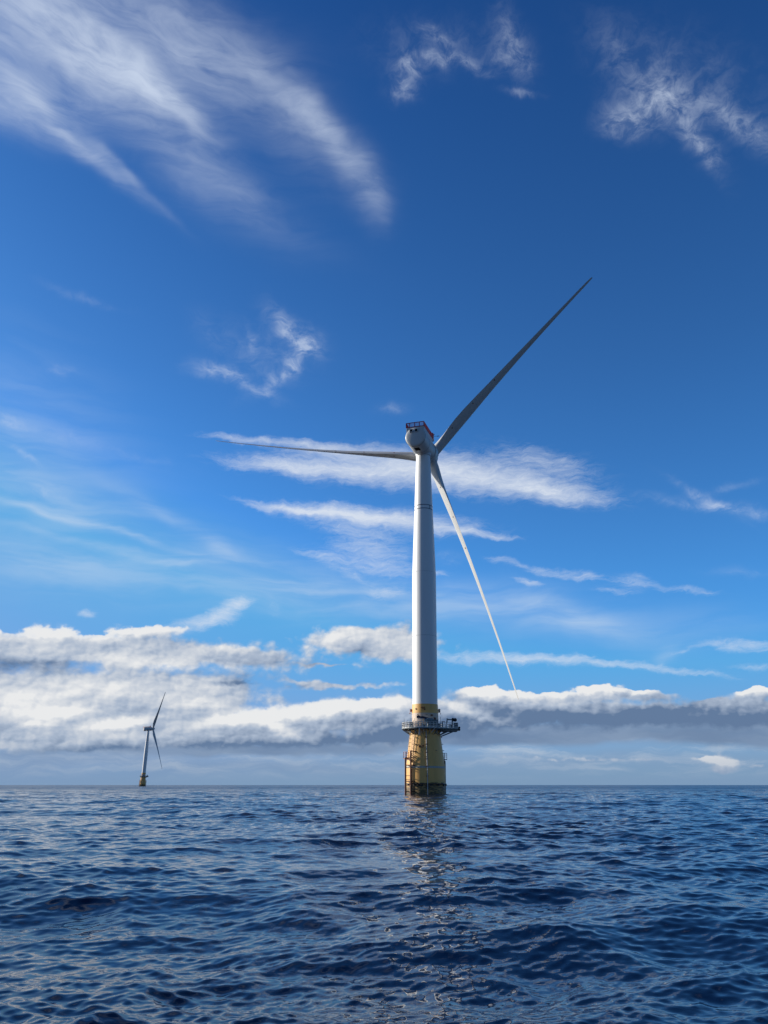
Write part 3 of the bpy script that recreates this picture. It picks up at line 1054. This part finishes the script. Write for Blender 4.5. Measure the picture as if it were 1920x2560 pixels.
    for i in range(26):
        x = rnd.uniform(-4.6, 3.6)
        y = -math.sqrt(max(.2, 1 - (x / 6.2) ** 2)) * 5.5 + rnd.uniform(.1, .9)
        z = 16.55
        hh = rnd.uniform(.3, 1.5)
        pp.cut().bar((x, y, z), (x + rnd.uniform(-.15, .15), y, z + hh), rnd.uniform(.05, .14))
        pp.bar((x, y, z + hh * .8), (x + rnd.uniform(-.6, .6), y, z + hh * rnd.uniform(.5, .9)), rnd.uniform(.04, .1))
    pp.build_each('pipework', M['steel'], deck)

    # --- nacelle (frame: +Y to the hub, origin on the tower axis)
    nac = MB().lathe([(0.02, -9.22), (1.2, -9.19), (2.2, -9.1), (2.72, -8.99), (2.9, -8.88), (2.97, -8.74), (3.0, -8.6), (3.05, -2), (3.1, 2.6), (3.1, 3.0)], 96, axis='Y').build('nacelle', M['nacelle'], root, True)
    MB().lathe([(2.9, 3.0), (3.3, 3.02), (3.36, 3.2), (3.36, 5.3), (3.25, 5.5), (2.7, 5.6)], 96, axis='Y').build('generator', M['nacelle'], nac, True)
    MB().lathe([(2.1, -3.05), (2.35, -2.9), (2.35, 0)], 64).build('yaw_collar', M['nacelle'], nac, True)
    sr = MB()
    for y in (-8.55, -3.5, 1.0):
        sr.cut().lathe([(3.0, y), (3.085, y + .01), (3.085, y + .05), (3.0, y + .06)], 96, axis='Y', cap=False)
    sr.build_each('seam', M['grey'], nac, True)
    hs = MB()
    # flat-sided housing that carries the hoist deck
    prof = [(-2.68, 1.0), (-2.68, 3.1), (2.68, 3.1), (2.68, 1.0)]
    hs.add([(x, y, z) for y in (-8.75, 1.6) for x, z in prof], [(0, 1, 2, 3), (7, 6, 5, 4), (0, 4, 5, 1), (1, 5, 6, 2), (2, 6, 7, 3), (3, 7, 4, 0)])
    hs.build('top_housing', M['nacelle'], nac, bevel=.08)
    for x, w in ((-1.02, .62), (.5, .62)):
        wd = MB()
        y = -9.22
        z = 1.78
        for dx, dz, sx, sz in ((-.42, 0, .12, .96), (.42, 0, .12, .96), (0, .42, .96, .12), (0, -.42, .96, .12)):
            wd.box((x + dx, y, z + dz), (sx, .5, sz))
        w_ = wd.build('window_hood', M['nacelle'], nac)
        MB().box((x, y - .02, z), (.72, .3, .72)).build('window_opening', M['glass'], nac)
    ht = MB()
    ht.box((.1, -6.7, -3.0), (1.9, 2.5, .16))
    hf = ht.build('hatch_frame', M['nacelle'], nac, bevel=.03)
    MB().box((.1, -6.7, -3.07), (1.5, 2.1, .12)).build('hatch', M['glass'], nac)
    rl = MB()
    z0, z1 = 3.12, 4.55
    for x in (-2.68, -1.62, -.1, 1.3, 2.68):
        rl.bar((x, -8.75, z0), (x, -8.75, z1), .2)
    for x in (-2.68, 2.68):
        for y in np.linspace(-8.75, 1.5, 8):
            rl.bar((x, y, z0), (x, y, z1), .11)
    for y in (-8.75, 1.5):
        for z in (z0 + .05, z1):
            rl.bar((-2.68, y, z), (2.68, y, z), .16)
    for x in (-2.68, 2.68):
        for z in (z0 + .05, z1):
            rl.bar((x, -8.75, z), (x, 1.5, z), .12)
    nt_ = rl
    for z in np.linspace(z0 + .2, z1 - .15, 7):
        nt_.bar((-2.68, -8.75, z), (2.68, -8.75, z), .05)
    for x in (-2.68, 2.68):
        for z in np.linspace(z0 + .2, z1 - .15, 7):
            nt_.bar((x, -8.7, z), (x, 1.5, z), .07)
    nt_.build('hoist_deck_railing', M['red'], nac)
    eq = MB()
    eq.box((1.9, 2.5, 4.2), (1.5, 1.2, 2.4))
    eq.build('red_cooler', M['red'], nac, bevel=.05)
    ms = MB()
    ms.tube((2.4, 3.6, 3.2), (2.4, 3.6, 5.2), .09)
    ms.tube((2.4, 3.6, 4.9), (4.2, 4.2, 5.0), .05)
    ms.box((3.7, 4.05, 5.0), (.5, .12, .2))
    ms.ball((2.5, 3.4, 5.4), .28, 8)
    ms.build('wind_sensor_mast', M['grey'], nac)

    # --- hub and blades
    hub = MB().lathe([(2.75, -2.3), (2.45, -2.1), (2.35, -1.5), (2.4, 0), (2.3, 1.3), (1.9, 2.4), (1.2, 3.2), (.5, 3.55), (.02, 3.6)], 72, axis='Y').build('hub', M['nacelle'], root, True)
    mb, bvs, N, st = blade_mesh()
    blades, first = [], None
    for kk in range(3):
        if first is None:
            b = mb.build('blade', M['blade'], root, True)
            coll = MB().lathe([(1.62, 1.3), (1.72, 1.5), (1.72, 2.2), (1.60, 2.35)], 48).build('root_collar', M['nacelle'], b, True)
            dt = MB()
            for rr in (11.2, 21.4, 31.6):
                j = max(i for i in range(len(st)) if st[i][0] <= rr)
                f_ = (rr - st[j][0]) / (st[j + 1][0] - st[j][0])
                for ii in (13, N - 14):
                    a0, a1 = Vector(bvs[j * N + ii]), Vector(bvs[(j + 1) * N + ii])
                    b0 = Vector(bvs[j * N + ii + 1])
                    p = a0.lerp(a1, f_)
                    nrm = (b0 - a0).cross(a1 - a0).normalized()
                    cen = sum((Vector(bvs[j * N + q]) for q in range(N)), Vector()) / N
                    if nrm.dot(p - cen) < 0:
                        nrm = -nrm
                    dt.cut().tube(p - nrm * .2, p + nrm * .05, .2, n=12)
            dt.build_each('receptor', M['brown'], b)
            first = b
        else:
            b = first.copy()
            COL.objects.link(b)
            b.parent = root
            for ch in list(first.children):
                c2 = ch.copy()
                COL.objects.link(c2)
                c2.parent = b
        blades.append(b)
    return root, nac, hub, blades


def pose(nac, hub, blades, yaw, tilt, thetas, cones):
    hm = head_matrix(yaw, tilt)
    nac.matrix_local = hm
    hub.matrix_local = hm @ Matrix.Translation((0, OVERHANG, 0)) @ Matrix.Rotation(R(thetas[0]), 4, 'Y')
    for b, t, c in zip(blades, thetas, cones):
        b.matrix_local = blade_matrix(yaw, tilt, t, c)


root, nac, hub, blades = make_turbine()
pose(nac, hub, blades, 18, 2, (43.77, 162.77, 281.32), (2.31, 3.42, -0.78))
root.location = (10.77, 209.22, 0)
root.rotation_euler = (0, R(0.6), 0)
root['label'] = 'large near floating wind turbine with rear of nacelle and yellow base facing the viewer'
root['category'] = 'wind turbine'
root['group'] = 'floating wind turbines at sea'


def copy_tree(o, parent=None):
    c = o.copy()
    COL.objects.link(c)
    c.parent = parent
    kids = [copy_tree(ch, c) for ch in list(o.children)]
    return c


# the far turbine: same kind, turned side-on
far = root.copy()
COL.objects.link(far)
fb_ = []
for ch in list(root.children):
    c = copy_tree(ch, far)
    if ch is nac:
        fn = c
    elif ch is hub:
        fh = c
    elif ch in blades:
        fb_.append(c)
pose(fn, fh, fb_, 54.9, 6, (37.2, 157.2, 277.2), (5.1, 5.1, 5.1))
far.location = (-430.2, 1437.0, 0)
far.rotation_euler = (0, R(0.4), 0)
far['label'] = 'small distant floating wind turbine seen side-on near the horizon at left'
far['category'] = 'wind turbine'
far['group'] = 'floating wind turbines at sea'
